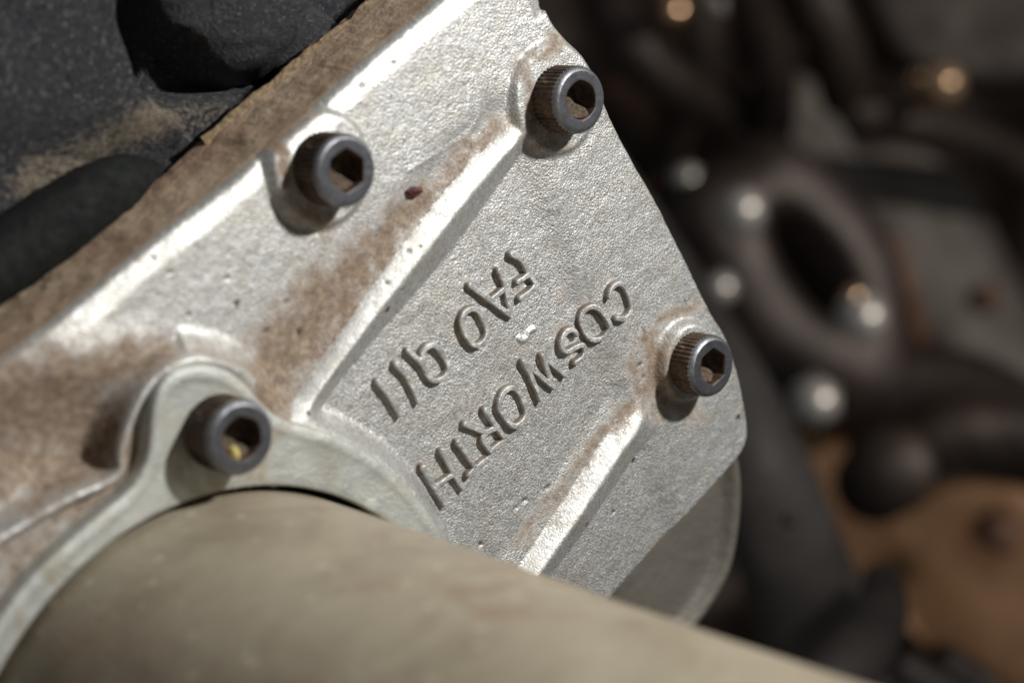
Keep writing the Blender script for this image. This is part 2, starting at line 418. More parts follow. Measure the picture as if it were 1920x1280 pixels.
# dirt, plus brown tint painted into three screws' cast shadows: capsules given as (x0, y0, x1, y1, radius, strength) along the features that hold it
STAIN_SHADE = [(445, 780, 620, 560, 80, 1.1), (590, 590, 700, 470, 58, 1.0), (680, 490, 800, 370, 42, .95), (785, 395, 880, 295, 26, .85), (865, 300, 935, 240, 22, .85),
         (560, 470, 660, 440, 40, .42), (490, 690, 560, 620, 45, .7), (330, 650, 470, 690, 38, .6),
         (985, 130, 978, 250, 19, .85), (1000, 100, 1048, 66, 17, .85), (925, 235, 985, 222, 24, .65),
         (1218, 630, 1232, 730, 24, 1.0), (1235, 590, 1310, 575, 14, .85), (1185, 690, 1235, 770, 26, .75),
         (985, 1020, 1080, 880, 22, .66), (1080, 880, 1180, 755, 19, .8), (905, 1040, 960, 1080, 18, .55),
         (524, 250, 520, 345, 9, 1.2), (560, 395, 600, 430, 38, .8), (1250, 745, 1290, 770, 28, .85), (1000, 262, 1050, 275, 26, .7), (370, 870, 345, 930, 30, .8), (540, 225, 600, 205, 6, .7), (530, 380, 575, 430, 22, .6),  # includes dirt patches laid over three screws' cast shadows to brown the shade
         (107, 720, 225, 870, 95, 1.15), (0, 760, 107, 800, 110, 1.15), (40, 710, 300, 675, 52, 1.05), (40, 960, 225, 895, 40, 1.0), (-60, 880, 120, 880, 70, 1.1), (250, 800, 270, 740, 20, 1.0), (107, 1000, 230, 905, 22, .9),
         (0, 1060, 107, 1000, 26, .9), (355, 690, 440, 705, 14, .5), (235, 860, 225, 905, 16, .9),
         (1090, 560, 1135, 590, 16, .42), (1050, 620, 1075, 610, 16, .42), (985, 660, 1010, 650, 18, .36), (900, 770, 880, 760, 20, .36),
         (840, 860, 800, 880, 22, .3), (945, 500, 920, 560, 20, .38), (860, 620, 850, 600, 22, .34), (700, 880, 760, 930, 25, .25),
         (1160, 560, 1125, 575, 14, .4), (560, 400, 580, 430, 12, .5)]
PITS = [(585, 550, 6, 3), (536, 567, 10, 4), (497, 620, 9, 4), (425, 521, 5, 4), (353, 590, 5, 5), (318, 511, 5, 5), (297, 555, 4, 3), (682, 160, 6, 4), (290, 485, 5, 4), (124, 711, 5, 5),
        (1033, 916, 9, 4), (990, 940, 7, 4), (975, 953, 4, 3), (908, 1022, 4, 4), (880, 1052, 4, 3), (1199, 683, 5, 4), (1207, 706, 4, 4), (1021, 12, 3, 3), (1042, 100, 3, 2), (842, 202, 3, 3),
        (860, 490, 3, 3), (745, 540, 3, 3), (760, 470, 5, 4), (718, 530, 5, 4), (1157, 962, 3, 3), (740, 118, 3, 3), (932, 150, 3, 3), (1208, 620, 2, 6), (505, 905, 5, 5)]
def pit_at(x, y):
    px, py = to_px(x, y, np.zeros(np.shape(x))); r = np.zeros(np.shape(x))
    for a, b, w_, h_ in PITS:
        u = ((px - a) * .85 + (py - b) * -.5) / w_; v = ((px - a) * .5 + (py - b) * .85) / h_
        r = np.maximum(r, .8 * sm(1.15, .4, np.hypot(u, v) + .6 * noise(x, y, .5, 3)))
    return r
CAST_LINE = smooth_line([P(*a) for a in [(886, 140), (903, 190), (897, 235), (860, 268), (800, 300), (770, 318)]], it=2)
def dirt_shade_at(x, y, z=None):
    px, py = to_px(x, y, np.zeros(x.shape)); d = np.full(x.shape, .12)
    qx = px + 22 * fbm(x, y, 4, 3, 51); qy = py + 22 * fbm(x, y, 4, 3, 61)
    for x0, y0, x1, y1, r, s in STAIN_SHADE:
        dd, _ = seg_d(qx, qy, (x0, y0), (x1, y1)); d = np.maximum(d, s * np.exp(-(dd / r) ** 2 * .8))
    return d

def build_plate():
    st = .3
    x = np.arange(OUT[:, 0].min() - .5, OUT[:, 0].max() + .5, st); y = np.arange(OUT[:, 1].min() - .5, OUT[:, 1].max() + .5, st)
    px, py = to_px(*np.meshgrid([x[0], x[-1]], [y[0], y[-1]]), np.zeros((2, 2)))
    X, Y = np.meshgrid(x, y); 
    qx, qy = to_px(X, Y, np.zeros(X.shape))
    z, s, u1, u2, f1, f2, bs = plate_h(X, Y)
    ok = (s > -.02) & (qx > -170) & (qx < 1500) & (qy > -110) & (qy < 1480)
    keep = ok[:-1, :-1] & ok[1:, :-1] & ok[:-1, 1:] & ok[1:, 1:]
    F = grid_faces(*X.shape, keep=keep)
    used = np.unique(F); mp = np.full(X.size, -1); mp[used] = np.arange(len(used)); F = mp[F]
    V = np.stack([X.ravel()[used], Y.ravel()[used], z.ravel()[used]], -1)
    e = np.vstack([F[:, [0, 1]], F[:, [1, 2]], F[:, [2, 3]], F[:, [3, 0]]])
    key = np.sort(e, 1); _, inv, cnt = np.unique(key, axis=0, return_inverse=True, return_counts=True)
    be = e[cnt[inv.ravel()] == 1]
    bv = np.unique(be)
    # snap the border onto the true outline
    for i in bv:
        p = V[i, :2]; best = (1e9, None)
        a = OUT; b = np.roll(OUT, -1, 0); dd = b - a
        t = np.clip(((p - a) * dd).sum(1) / (dd ** 2).sum(1), 0, 1); c = a + dd * t[:, None]; q = np.hypot(*(c - p).T); k = q.argmin()
        if q[k] < 1.0: V[i, :2] = c[k]
    zz, *_ = plate_h(V[bv, 0], V[bv, 1]); V[bv, 2] = zz
    dirt = dirt_shade_at(V[:, 0], V[:, 1])
    zz, s, u1, u2, f1, f2, bs = plate_h(V[:, 0], V[:, 1])
    smo = np.maximum(((u1 > 0.02) & (u1 < 1)) * f1, ((u2 > .02) & (u2 < 1)) * f2 * .8) * 1.0
    smo = np.maximum(smo, sm(2.5, .5, s) * (side(V[:, 0], V[:, 1], UL0, UL1) > -900) * (V[:, 0] < 0) * .8)
    qx, qy = to_px(V[:, 0], V[:, 1], zz); smo = np.maximum(smo, sm(620, 300, qx) * .5)
    dirt = dirt * (1 - .75 * ((u1 > .03) & (u1 < .95)) * f1)
    dirt = np.maximum(dirt, .75 * sm(.5, 1.3, bs) * sm(460, 380, qx))
    dirt = dirt * (1 - .45 * sm(1.1, .4, np.abs(bs - .1)) * (qx < 480))
    # side wall
    lev = [-.9, -1.8, -3, -4.2, -5.5, -6.8, -8.1, -9.4, -10.7, -12, -13.2, -14.2]
    n0 = len(V); idx = np.full(n0, -1); idx[bv] = np.arange(len(bv)); W = []; c = V[:, :2].mean(0)
    bn = np.zeros((n0, 2))
    d = V[be[:, 1], :2] - V[be[:, 0], :2]; nn = np.stack([d[:, 1], -d[:, 0]], -1)
    for j in (0, 1): np.add.at(bn, be[:, j], nn)
    bn /= np.linalg.norm(bn, axis=1)[:, None] + 1e-9
    al = V[bv, 0] + V[bv, 1] * .7
    for k, l in enumerate(lev):
        off = .14 * abs(l) * .5 + .5 * fbm(al, np.full(len(bv), l * 1.5), 3., 3, 71) * min(1, abs(l) / 3)
        if k == 0: off = off * 0 + .03
        q = V[bv].copy(); q[:, 2] += l - .1; q[:, :2] += bn[bv] * off[:, None]; W.append(q)
    m = len(bv); WF = []
    for k in range(len(lev)):
        t = (lambda i: i) if k == 0 else (lambda i, k=k: n0 + (k - 1) * m + idx[i])
        a, b = t(be[:, 0]), t(be[:, 1]); c2, d2 = n0 + k * m + idx[be[:, 1]], n0 + k * m + idx[be[:, 0]]
        WF.append(np.stack([b, a, d2, c2], -1))
    V2 = np.vstack([V] + W); F2 = np.vstack([F] + WF)
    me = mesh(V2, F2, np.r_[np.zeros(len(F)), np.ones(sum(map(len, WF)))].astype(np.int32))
    at = lambda v, f: np.r_[v, np.full(len(V2) - n0, f)]
    o = link(me, 'cover_plate', [ALU, SIDE], attrs={'dirt': at(dirt, .8), 'smoothness': at(smo, .3), 'pit_shade': at(pit_at(V[:, 0], V[:, 1]), 0)})
    tag(o, 'light grey cast aluminium cover plate with ribs, raised lettering and four screws', 'cover plate')
    return o
plate = build_plate()

# raised characters: centre lines surveyed on zooms (origin x, y, zoom factor)
A_, B_, C_, D_, E_, F_ = (1020, 510, 7.111), (920, 600, 7.111), (770, 780, 7.111), (870, 460, 7.111), (690, 620, 7.111), (830, 560, 7.111)
LET = [
 ('C', A_, [([(835, 320), (845, 250), (890, 180), (965, 145), (1040, 180), (1080, 260), (1110, 340), (1130, 420), (1125, 500), (1085, 580), (1010, 630), (935, 610)], 0)]),
 ('O', A_, [([(520, 560), (560, 490), (640, 455), (710, 485), (770, 560), (820, 640), (855, 740), (825, 820), (760, 890), (690, 915), (615, 890), (565, 800), (520, 710), (505, 630)], 1)]),
 ('S', A_, [([(430, 1210), (500, 1170), (550, 1110), (560, 1040), (530, 965), (420, 1015), (320, 1075), (260, 1040), (240, 950), (260, 860), (320, 785), (400, 765), (450, 840)], 0)]),
 ('W', B_, [([(1010, 740), (705, 480)], 0), ([(705, 480), (865, 900)], 0), ([(865, 900), (450, 560)], 0), ([(450, 560), (545, 720)], 0), ([(545, 720), (680, 1060)], 0)]),
 ('O', (680, 450, 2.415), [([(618, 745), (640, 690), (680, 666), (712, 684), (738, 735), (750, 788), (722, 832), (686, 850), (655, 812), (630, 778)], 1)]),
 ('R', (680, 450, 2.415), [([(560, 770), (605, 840), (652, 905)], 0), ([(652, 905), (585, 955)], 0), ([(585, 955), (545, 905), (560, 875), (612, 848)], 0), ([(560, 872), (470, 835)], 0)]),
 ('T', C_, [([(640, 350), (740, 480), (880, 690)], 0), ([(1030, 580), (790, 780)], 0)]),
 ('H', C_, [([(430, 470), (560, 720), (715, 960)], 0), ([(180, 690), (330, 940), (470, 1170)], 0), ([(330, 950), (590, 770)], 0)]),
 ('F', D_, [([(640, 120), (790, 200), (880, 380), (975, 520)], 0), ([(975, 520), (890, 620), (770, 710)], 0), ([(880, 390), (735, 490)], 0)]),
 ('A', D_, [([(480, 340), (560, 520), (650, 940)], 0), ([(100, 540), (400, 760), (650, 940)], 0), ([(560, 580), (400, 720)], 0)]),
 ('0', F_, [([(260, 290), (300, 200), (370, 145), (450, 130), (515, 190), (565, 290), (610, 410), (600, 500), (550, 590), (475, 640), (400, 600), (320, 500), (275, 390)], 1)]),
 ('9', E_, [([(730, 310), (790, 220), (880, 185), (960, 240), (1020, 330), (1085, 430), (1095, 540), (1020, 640), (925, 680), (855, 650), (800, 570), (745, 460)], 1), ([(560, 270), (640, 350), (745, 460)], 0)]),
 ('1', E_, [([(390, 450), (500, 560), (610, 740), (695, 940)], 0)]),
 ('1', E_, [([(150, 680), (270, 830), (345, 940), (450, 1120)], 0)]),
 ('dash', B_, [([(430, 275), (500, 235), (520, 160), (590, 120)], 0), ([(400, 250), (430, 275)], 0)]),
]
for ch, (ox, oy, k), strokes in LET:
    H = 1.12 if ch != 'dash' else .35
    L = []
    for pts, closed in strokes:
        q = np.array([P(ox + a / k, oy + b / k, H - .9) for a, b in pts])
        L.append((smooth_line(q, bool(closed), 2) if len(q) > 2 else q, bool(closed)))
    allp = np.vstack([q for q, _ in L]); st = .085
    x = np.arange(allp[:, 0].min() - 1.2, allp[:, 0].max() + 1.2, st); y = np.arange(allp[:, 1].min() - 1.2, allp[:, 1].max() + 1.2, st)
    X, Y = np.meshgrid(x, y); d = np.full(X.shape, 1e9)
    for q, c in L: d = np.minimum(d, poly_d(X, Y, q, c))
    d = d + .09 * fbm(X, Y, 1.1, 2, ord(ch[0]))
    prof = sm(.66, .33, d) if ch != 'dash' else sm(.8, .1, d)
    z0, *_ = plate_h(X, Y)
    z = z0 - .03 + H * prof * (1 + .25 * fbm(X, Y, 2.6, 2, 90 + ord(ch[0])))
    ok = d < .86; keep = ok[:-1, :-1] | ok[1:, :-1] | ok[:-1, 1:] | ok[1:, 1:]
    F = grid_faces(*X.shape, keep=keep); used = np.unique(F); mp = np.full(X.size, -1); mp[used] = np.arange(len(used)); F = mp[F]
    V = np.stack([X.ravel(), Y.ravel(), z.ravel()], -1)[used]
    if ch == 'dash': prof = prof * 1.0
    dt = (dirt_shade_at(X, Y) + (ch != 'dash') * (.25 * (prof < .5) + .40 * sm(.02, .2, prof) * sm(.9, .65, prof))) * (1 - .9 * sm(.8, 1, prof))  # dirt, with extra brown on the stroke walls to paint their shade
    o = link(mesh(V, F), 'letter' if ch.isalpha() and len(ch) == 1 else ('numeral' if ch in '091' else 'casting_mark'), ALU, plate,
             attrs={'dirt': dt.ravel()[used], 'smoothness': (.3 + .4 * prof).ravel()[used], 'pit_shade': (.55 * sm(.0, .12, prof) * sm(.85, .55, prof) * (ch != 'dash')).ravel()[used]})  # dark tint painted on stroke walls, standing in for their shade
    o['label'] = 'raised cast %s %s' % (('letter' if ch.isalpha() else 'numeral'), ch) if len(ch) == 1 else 'small raised smear between the two text rows'

# torn gasket that shows along the foot of the upper left wall
def ragged_strip(p0, p1, z, wid, seed, th=.5, nseg=160):
    t = np.linspace(0, 1, nseg); a = p0 + (p1 - p0) * t[:, None]; d = (p1 - p0) / np.linalg.norm(p1 - p0); nrm = np.array([-d[1], d[0]])
    l = t * np.linalg.norm(p1 - p0); o = wid * (.55 + 1.1 * fbm(l, l * 0, 3, 4, seed))
    V = []
    for k in range(nseg):
        q = a[k] + nrm * o[k]; i = a[k] - nrm * 1.5; w1 = .35 * noise(l[k], 5, 1.1, seed + 9)
        V += [(*i, z + th), (*q, z + th + w1), (*q, z + w1), (*i, z)]
    F = []
    for k in range(nseg - 1):
        for j in range(3): F.append([4 * k + j, 4 * k + j + 1, 4 * k + 5 + j, 4 * k + 4 + j])
    return mesh(V, F)
g0, g1 = UL0 + (UL1 - UL0) * .5, UL0 + (UL1 - UL0) * 1.2
nrm = np.array([-(g1 - g0)[1], (g1 - g0)[0]]) / np.linalg.norm(g1 - g0)
link(ragged_strip(g0 + nrm * 1.1, g1 + nrm * 1.1, -14.8, .6, 5), 'gasket', GASKET, plate)['label'] = 'torn tan gasket edge under the plate'

# ------------------------------------------------------------------ screws
def head_mesh(seed, worn=0.):
    N_, per = 42, 8; seg = N_ * per; t = np.linspace(0, 2 * np.pi, seg, endpoint=False); r_ = np.random.RandomState(seed)
    wave = (np.cos(t * N_) * .5 + .5) ** .8
    amp = np.repeat(.16 + .12 * r_.rand(N_), per)
    rings = []; fm = []
    def ring(r, z, k=0., j=0.):
        rr = np.full(seg, float(r)) - k * amp * (1 - wave) * 1.15; rings.append(np.stack([rr * np.cos(t), rr * np.sin(t), np.full(seg, z) + j * noise(np.cos(t) * 5, np.sin(t) * 5, 1, seed)], -1))
    prof = [(4.70, -.6, 0), (4.80, 0, 0), (5.0, .25, 1), (5.0, 1.5, 1), (5.0, 3., 1), (5.0, 4.6, 1), (5.0, 5.05, 1), (4.95, 5.2, .4), (4.85, 5.45, .1), (4.70, 5.66, 0), (4.52, 5.83, 0), (4.38, 5.93, 0), (4.28, 5.98, 0), (4.22, 6.0, 0), (4.16, 6.003, 0), (3.6, 6.0, 0), (3.3, 6.0, 0)]
    for r, z, k in prof: ring(r, z, k, .04 if z > 5.8 else 0)
    a = (t + np.pi / 6) % (np.pi / 3) - np.pi / 6
    def hexr(R_, w_):  # corner radius, roundness
        h = R_ * math.cos(math.pi / 6) / np.cos(((t) % (np.pi / 3)) - np.pi / 6)
        return h * (1 - w_) + R_ * .95 * w_
    for R_, z, w_ in [(3.14, 6.0, .35 + worn * .5), (3.08, 5.98, .3 + worn * .5), (2.98, 5.85, .1 + worn), (2.92, 5.3, worn), (2.92, 3.0, worn * .6), (2.4, 2.5, 0)]:
        rr = hexr(R_, min(w_, 1.)) + .05 * noise(np.cos(t) * 3, np.sin(t) * 3, 1, seed + 3)
        rings.append(np.stack([rr * np.cos(t), rr * np.sin(t), np.full(seg, z)], -1))
    V = np.vstack(rings); F = grid_faces(len(rings), seg, wrap=True).tolist(); m = len(rings)
    V = np.vstack([V, [[0, 0, 2.2]]]); base = (m - 1) * seg
    F += [[base + j, base + (j + 1) % seg, len(V) - 1] for j in range(seg)]
    lim = []
    for k in range(m - 1): lim += [1 if k < 6 else (2 if k < 12 else (0 if k < 18 else 3))] * seg
    lim += [3] * seg
    return mesh(V, F, np.array(lim, np.int32))
def dirt_heap(seed, lean, fill):
    """packed dirt in the hex recess, higher towards the direction lean (radians)."""
    V = [(0, 0, 0)]; rr = np.linspace(.25, 2.62, 10); tt = np.linspace(0, 2 * np.pi, 40, endpoint=False); V = []
    for r in rr:
        for a in tt:
            side_ = r * math.cos(a - lean) / 2.6
            z = 2.6 + fill * float(sm(.15, .95, np.array(side_))) + .5 * float(fbm(np.array(r * math.cos(a)), np.array(r * math.sin(a)), .9, 3, seed))
            V.append((r * math.cos(a), r * math.sin(a), min(z, 5.95)))
    F = grid_faces(10, 40, wrap=True).tolist()
    V.append((0, 0, 2.8)); F += [[(j + 1) % 40, j, 400] for j in range(40)]
    return mesh(V, [f[::-1] for f in F])
SCREW = [('socket head screw with tan dirt in its hex, beside the upper left edge', .55, 12, 0.05, 2.4),
         ('heavily ridged rusty socket head screw with worn round socket at the upper right edge', .0, 21, .75, 3.1),
         ('socket head screw with nicked rim and clean hex near the right corner', .15, 33, .12, 2.2),
         ('blurred socket head screw with a yellow speck, on the round pipe flange', .9, 44, .5, 2.7)]
dn = np.arctan2(*(P(650, 420, 6) - P(650, 320, 6))[::-1])
for i, ((x, y, z), (lab, rot, seed, worn, fill)) in enumerate(zip(BOLT_AT, SCREW)):
    root = empty('socket_screw', (x, y, z - 6.), label=lab, cat='screw', group='socket head screws holding the cover')
    root.rotation_euler[2] = dn + (math.radians(0) if i in (0, 2) else math.radians(8))
    h = link(head_mesh(seed, worn), 'screw_head', [STEEL, RUST, STEEL_BEVEL, SOCKET], root)
    link(dirt_heap(seed, 0.0 if i != 3 else -.3, fill), 'socket_dirt', DIRT, root)
    if i == 3:
        V, F = lathe([(.01, 1.0), (.45, .85), (.72, .4), (.8, 0)], 14)
        V[:, 0] *= 1.5; V = V + [2.0, -.9, 4.9]
        link(mesh(V, [f[::-1] for f in F]), 'grease_speck', YELLOW, root)

# ------------------------------------------------------------------ flange, pipe
ZF0, ZF1 = 3.02, 6.0
bx, by = BOLT_AT[3][:2]
lug = [P(*a, ZF1) for a in [(60, 1085), (107, 1040), (150, 1000), (201, 958), (250, 918), (278, 870), (285, 824), (288, 780), (297, 735), (318, 705), (350, 690), (390, 686), (430, 697), (463, 722), (490, 757),
        (525, 788), (590, 805), (650, 826), (705, 858), (757, 902), (800, 955), (830, 1002), (852, 1060)]]
lug = smooth_line(lug, it=2)
a0 = math.atan2(lug[-1][1] - CP[1], lug[-1][0] - CP[0]); a1 = math.atan2(lug[0][1] - CP[1], lug[0][0] - CP[0])
r0, r1 = np.hypot(*(lug[-1] - CP)), np.hypot(*(lug[0] - CP))
ts = np.linspace(a0, a1 - 2 * math.pi, 60)[1:-1]; rs = np.linspace(r0, r1, 60)[1:-1]
FO = np.vstack([lug, CP + np.stack([np.cos(ts) * rs, np.sin(ts) * rs], -1)])
# resample the outline, then lathe-like rings from outer foot to inner foot
seg_l = np.r_[0, np.cumsum(np.hypot(*(np.roll(FO, -1, 0) - FO).T))]; M_ = 420
sl = np.linspace(0, seg_l[-1], M_, endpoint=False); FOc = np.vstack([FO, FO[:1]])
FO = np.stack([np.interp(sl, seg_l, FOc[:, 0]), np.interp(sl, seg_l, FOc[:, 1])], -1)
tg = np.roll(FO, -1, 0) - np.roll(FO, 1, 0); tg /= np.linalg.norm(tg, axis=1)[:, None]; no = np.stack([-tg[:, 1], tg[:, 0]], -1)
if (no * (FO - CP)).sum() < 0: no = -no
ang = np.arctan2(FO[:, 1] - CP[1], FO[:, 0] - CP[0]); IN = CP + (PR + 1.0) * np.stack([np.cos(ang), np.sin(ang)], -1)
rings = [np.c_[FO + no * .25, np.full(M_, ZF0)], np.c_[FO + no * .2, np.full(M_, ZF1 - .8)], np.c_[FO + no * .05, np.full(M_, ZF1 - .3)], np.c_[FO - no * .35, np.full(M_, ZF1 - .12)], np.c_[FO - no * .9, np.full(M_, ZF1 - .02)], np.c_[FO - no * 1.3, np.full(M_, ZF1)], np.c_[FO - no * 1.5, np.full(M_, ZF1 - .03)], np.c_[FO - no * 1.9, np.full(M_, ZF1 - .12)], np.c_[FO - no * 2.3, np.full(M_, ZF1 - .15)]]
inner = FO - no * 2.4; ZT = ZF1 - .15
for f in (.2, .4, .6, .8): rings.append(np.c_[inner * (1 - f) + (IN + (IN - CP) * .012) * f, np.full(M_, ZT)])
rings += [np.c_[IN + (IN - CP) * .01, np.full(M_, ZT)], np.c_[IN + (IN - CP) * .003, np.full(M_, ZT - .12)], np.c_[IN, np.full(M_, ZT - .4)], np.c_[IN, np.full(M_, ZF0)]]
V = np.vstack(rings); V[:, 2] += np.where(V[:, 2] > ZF1 - .5, .22 * fbm(V[:, 0], V[:, 1], 6, 3, 8), 0)
fl = link(mesh(V, [f[::-1] for f in grid_faces(len(rings), M_, wrap=True)]), 'pipe_flange', FLANGE)
tag(fl, 'pale green grey metal flange with a lug, curving round the foot of the big pipe', 'flange')

sg = 256; t = np.linspace(0, 2 * np.pi, sg, endpoint=False); V = []
zs = [1.0, 3, 5, 6.0, 6.6, 7.4, 10, 14, 20, 28, 38, 50, 65, 80, 100, 120, 150]; prof = [(PR + .0, z) for z in zs]
prof[3] = (PR + .0, 6.0); prof += [(PR - 2.5, 150), (PR - 2.5, 1.0)]
for r, z in prof:
    rr = r + .25 * fbm(np.cos(t) * 20, np.sin(t) * 20 + z * .5, 7, 2, 17)
    V.append(np.stack([CP[0] + rr * np.cos(t), CP[1] + rr * np.sin(t), np.full(sg, z)], -1))
PV = np.vstack(V); qx, qy = to_px(PV[:, 0], PV[:, 1], PV[:, 2])
pd = .75 * np.exp(-(((qx - 120) / 190) ** 2 + ((qy - 1230) / 130) ** 2)) + .35 * np.exp(-(((qx - 560) / 260) ** 2 + ((qy - 1290) / 110) ** 2)) - .45 * np.exp(-(((PV[:, 2] - 7) / 5) ** 2)) - .2  # brown patches; paler ring by the flange stands in for reflected light
pipe = link(mesh(PV, grid_faces(len(prof), sg, wrap=True)), 'coolant_pipe', PIPE, attrs={'dirt': pd})
tag(pipe, 'large beige dusty pipe rising out of the flange across the bottom of the picture', 'pipe')
# bottom of the bore so that nothing shows through the slot round the pipe
V, F = lathe([(PR - 3, 3.03), (PR + 3.2, 3.03)], 96); V += [CP[0], CP[1], 0]
link(mesh(V, F), 'seal_ring', RUBBER, fl)

V = np.array([[0, 0, .5], [1.5, .3, .25], [.9, 1.1, .5], [-.4, 1.0, .7], [-1.3, .2, .3], [-.7, -.6, .3], [.6, -.6, .2], [0.3, .4, 1.0]]) * [1, .8, 1]
c = P3(776, 361, .0); V2 = np.vstack([V, V * [1, 1, 0] + [0, 0, -.3]]) + c
F = [[7, 0, 1], [7, 1, 2], [7, 2, 3], [7, 3, 4], [7, 4, 5], [7, 5, 0], [0, 5, 6], [0, 6, 1]] + [[a, b, b + 8, a + 8] for a, b in ((1, 2), (2, 3), (3, 4), (4, 5), (5, 6), (6, 1))]
tag(link(mesh(V2, F), 'paint_flake', MAROON, smooth=False), 'tiny dark maroon flake lying on the plate between the first screw and the long rib', 'paint flake')

# ------------------------------------------------------------------ black engine block, upper left
def build_block():
    st = .55
    c = np.array([P(*a, -18) for a in [(-120, -120), (760, -120), (760, 560), (-120, 700)]])
    x = np.arange(c[:, 0].min() - 4, c[:, 0].max() + 8, st); y = np.arange(c[:, 1].min() - 4, c[:, 1].max() + 10, st)
    X, Y = np.meshgrid(x, y); px, py = to_px(X, Y, np.full(X.shape, -18.))
    wx = px + 10 * fbm(X, Y, 8, 2, 5); wy = py + 10 * fbm(X, Y, 8, 2, 6)
    z = np.full(X.shape, -27.)
    # upper left shoulder
    edge = 236 + 35 * sm(0, 180, wy) + 110 * sm(150, 260, wy)
    sh = sm(edge + 22, edge - 45, wx)
    z = np.maximum(z, -30 + 15 * sh - 5. * sm(190, 330, wy))
    # dusty ledge under both
    z = np.maximum(z, -30 + 10.5 * sm(170, 225, wy + .10 * (wx - 200)))
    # round hump
    e = np.sqrt(((wx - 470) / 165) ** 2 + ((wy - 10) / 178) ** 2); z = np.maximum(z, -40 + 26 * np.sqrt(np.clip(1.12 - e ** 2, 0, 2)) )
    e = np.sqrt(((wx - 600) / 110) ** 2 + ((wy - 90) / 95) ** 2); z = np.maximum(z, -38 + 20 * np.sqrt(np.clip(1.1 - e ** 2, 0, 2)))
    # dark trench between shoulder and hump
    tr, _ = seg_d(wx, wy, (265, -140), (285, 130)); z -= 15 * sm(48, 12, tr)
    z += .55 * fbm(X, Y, 2.2, 3, 40) + .9 * fbm(X, Y, 7, 2, 41)
    dirt = .8 * np.exp(-(seg_d(wx, wy, (60, 345), (270, 225))[0] / 42) ** 2) + .5 * np.exp(-(seg_d(wx, wy, (270, 225), (420, 220))[0] / 32) ** 2) + .12
    o = link(mesh(np.stack([X, Y, z], -1).reshape(-1, 3), grid_faces(*X.shape)), 'engine_block', BLACK, attrs={'dirt': dirt})
    tag(o, 'rough black painted casting with rounded humps and a dusty ledge behind the plate', 'engine block')
build_block()
hs = link(tube([P3(-120, 560, -16), P3(0, 490, -16), P3(110, 415, -16), P3(190, 362, -16), P3(250, 340, -20), P3(310, 350, -28)], [5., 5., 5., 4.6, 4, 3.5], 28, wob=.06), 'rubber_hose', RUBBER)
tag(hs, 'short black rubber hose lying under the dusty ledge at the left edge', 'hose')

# ------------------------------------------------------------------ far engine bay parts (all well behind the plate)
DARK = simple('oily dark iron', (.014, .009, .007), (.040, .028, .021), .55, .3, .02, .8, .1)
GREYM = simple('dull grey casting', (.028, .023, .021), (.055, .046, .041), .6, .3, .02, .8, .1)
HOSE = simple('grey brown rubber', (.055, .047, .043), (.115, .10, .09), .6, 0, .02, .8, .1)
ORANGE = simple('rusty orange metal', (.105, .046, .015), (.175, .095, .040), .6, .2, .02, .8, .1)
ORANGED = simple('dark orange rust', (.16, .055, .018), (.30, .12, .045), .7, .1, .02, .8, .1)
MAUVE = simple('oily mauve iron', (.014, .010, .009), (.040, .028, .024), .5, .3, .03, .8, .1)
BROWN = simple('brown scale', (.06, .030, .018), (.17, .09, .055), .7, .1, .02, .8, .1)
BRIGHT = simple('bright plated steel', (.50, .49, .47), (.68, .67, .65), .36, .5, .05, .05, .5)
COPPER = simple('coppery plated steel', (.75, .50, .32), (.90, .68, .45), .22, .85, .05, .05, .5)
CASTG = simple('weathered grey casting', (.085, .076, .060), (.15, .135, .11), .6, .3, .04, .3, .4, (.20, .14, .09), .6)

def wall_hf(name, pts, depth, mtl, amp, label, cat, kind=None, s=60, seed=1, tilt=0., thick=8.):
    """lumpy sheet with real thickness through surveyed outline pts (px) at a depth."""
    thick = thick * fk(depth); amp = amp * fk(depth); s = s * fk(depth)
    pts = smooth_line(pts, True, 3); p = np.array([Q(a, b, depth + tilt * (a - pts[0][0])) for a, b in pts]); m = len(p)
    c = p.mean(0); V = []; rings = []
    vz = R @ np.array([0, 0, 1.])
    for f, zz in ((1.0, -thick), (1.0, -thick * .25), (.995, -thick * .08), (.975, 0), (.75, .35), (.5, .5), (.25, .6)):
        r = c + (p - c) * f; px_ = pts[:, 0] * f; 
        k = amp * noise(r[:, 0], r[:, 1], s, seed) * (f < .99)
        rings.append(r + vz * (zz + k)[:, None] if np.ndim(k) else r + vz * (zz + k))
    V = np.vstack(rings + [[c + vz * .6]]); F = grid_faces(len(rings), m, wrap=True).tolist(); b = (len(rings) - 1) * m
    F += [[b + j, b + (j + 1) % m, len(V) - 1] for j in range(m)]
    o = link(mesh(V, F), name, mtl)
    return tag(o, label, cat, kind=kind)

# dark bulkhead behind everything
bx_ = []; gx = np.linspace(-3200, 5200, 100); gy = np.linspace(-3200, 4400, 100)
V = []
for b in gy:
    for a in gx:
        dd = 900 + 120 * float(fbm(np.array(a), np.array(b), 260, 3, 77)); V.append(Q(a, b, dd))
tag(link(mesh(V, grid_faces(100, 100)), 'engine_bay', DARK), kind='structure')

def bk_tube(name, pts, rad, mtl, label, cat, **k):
    rad = np.array(rad) * fk(np.mean([a[2] for a in pts]))
    o = link(tube([Q(*a) for a in pts], rad, 28, **k), name, mtl); return tag(o, label, cat)

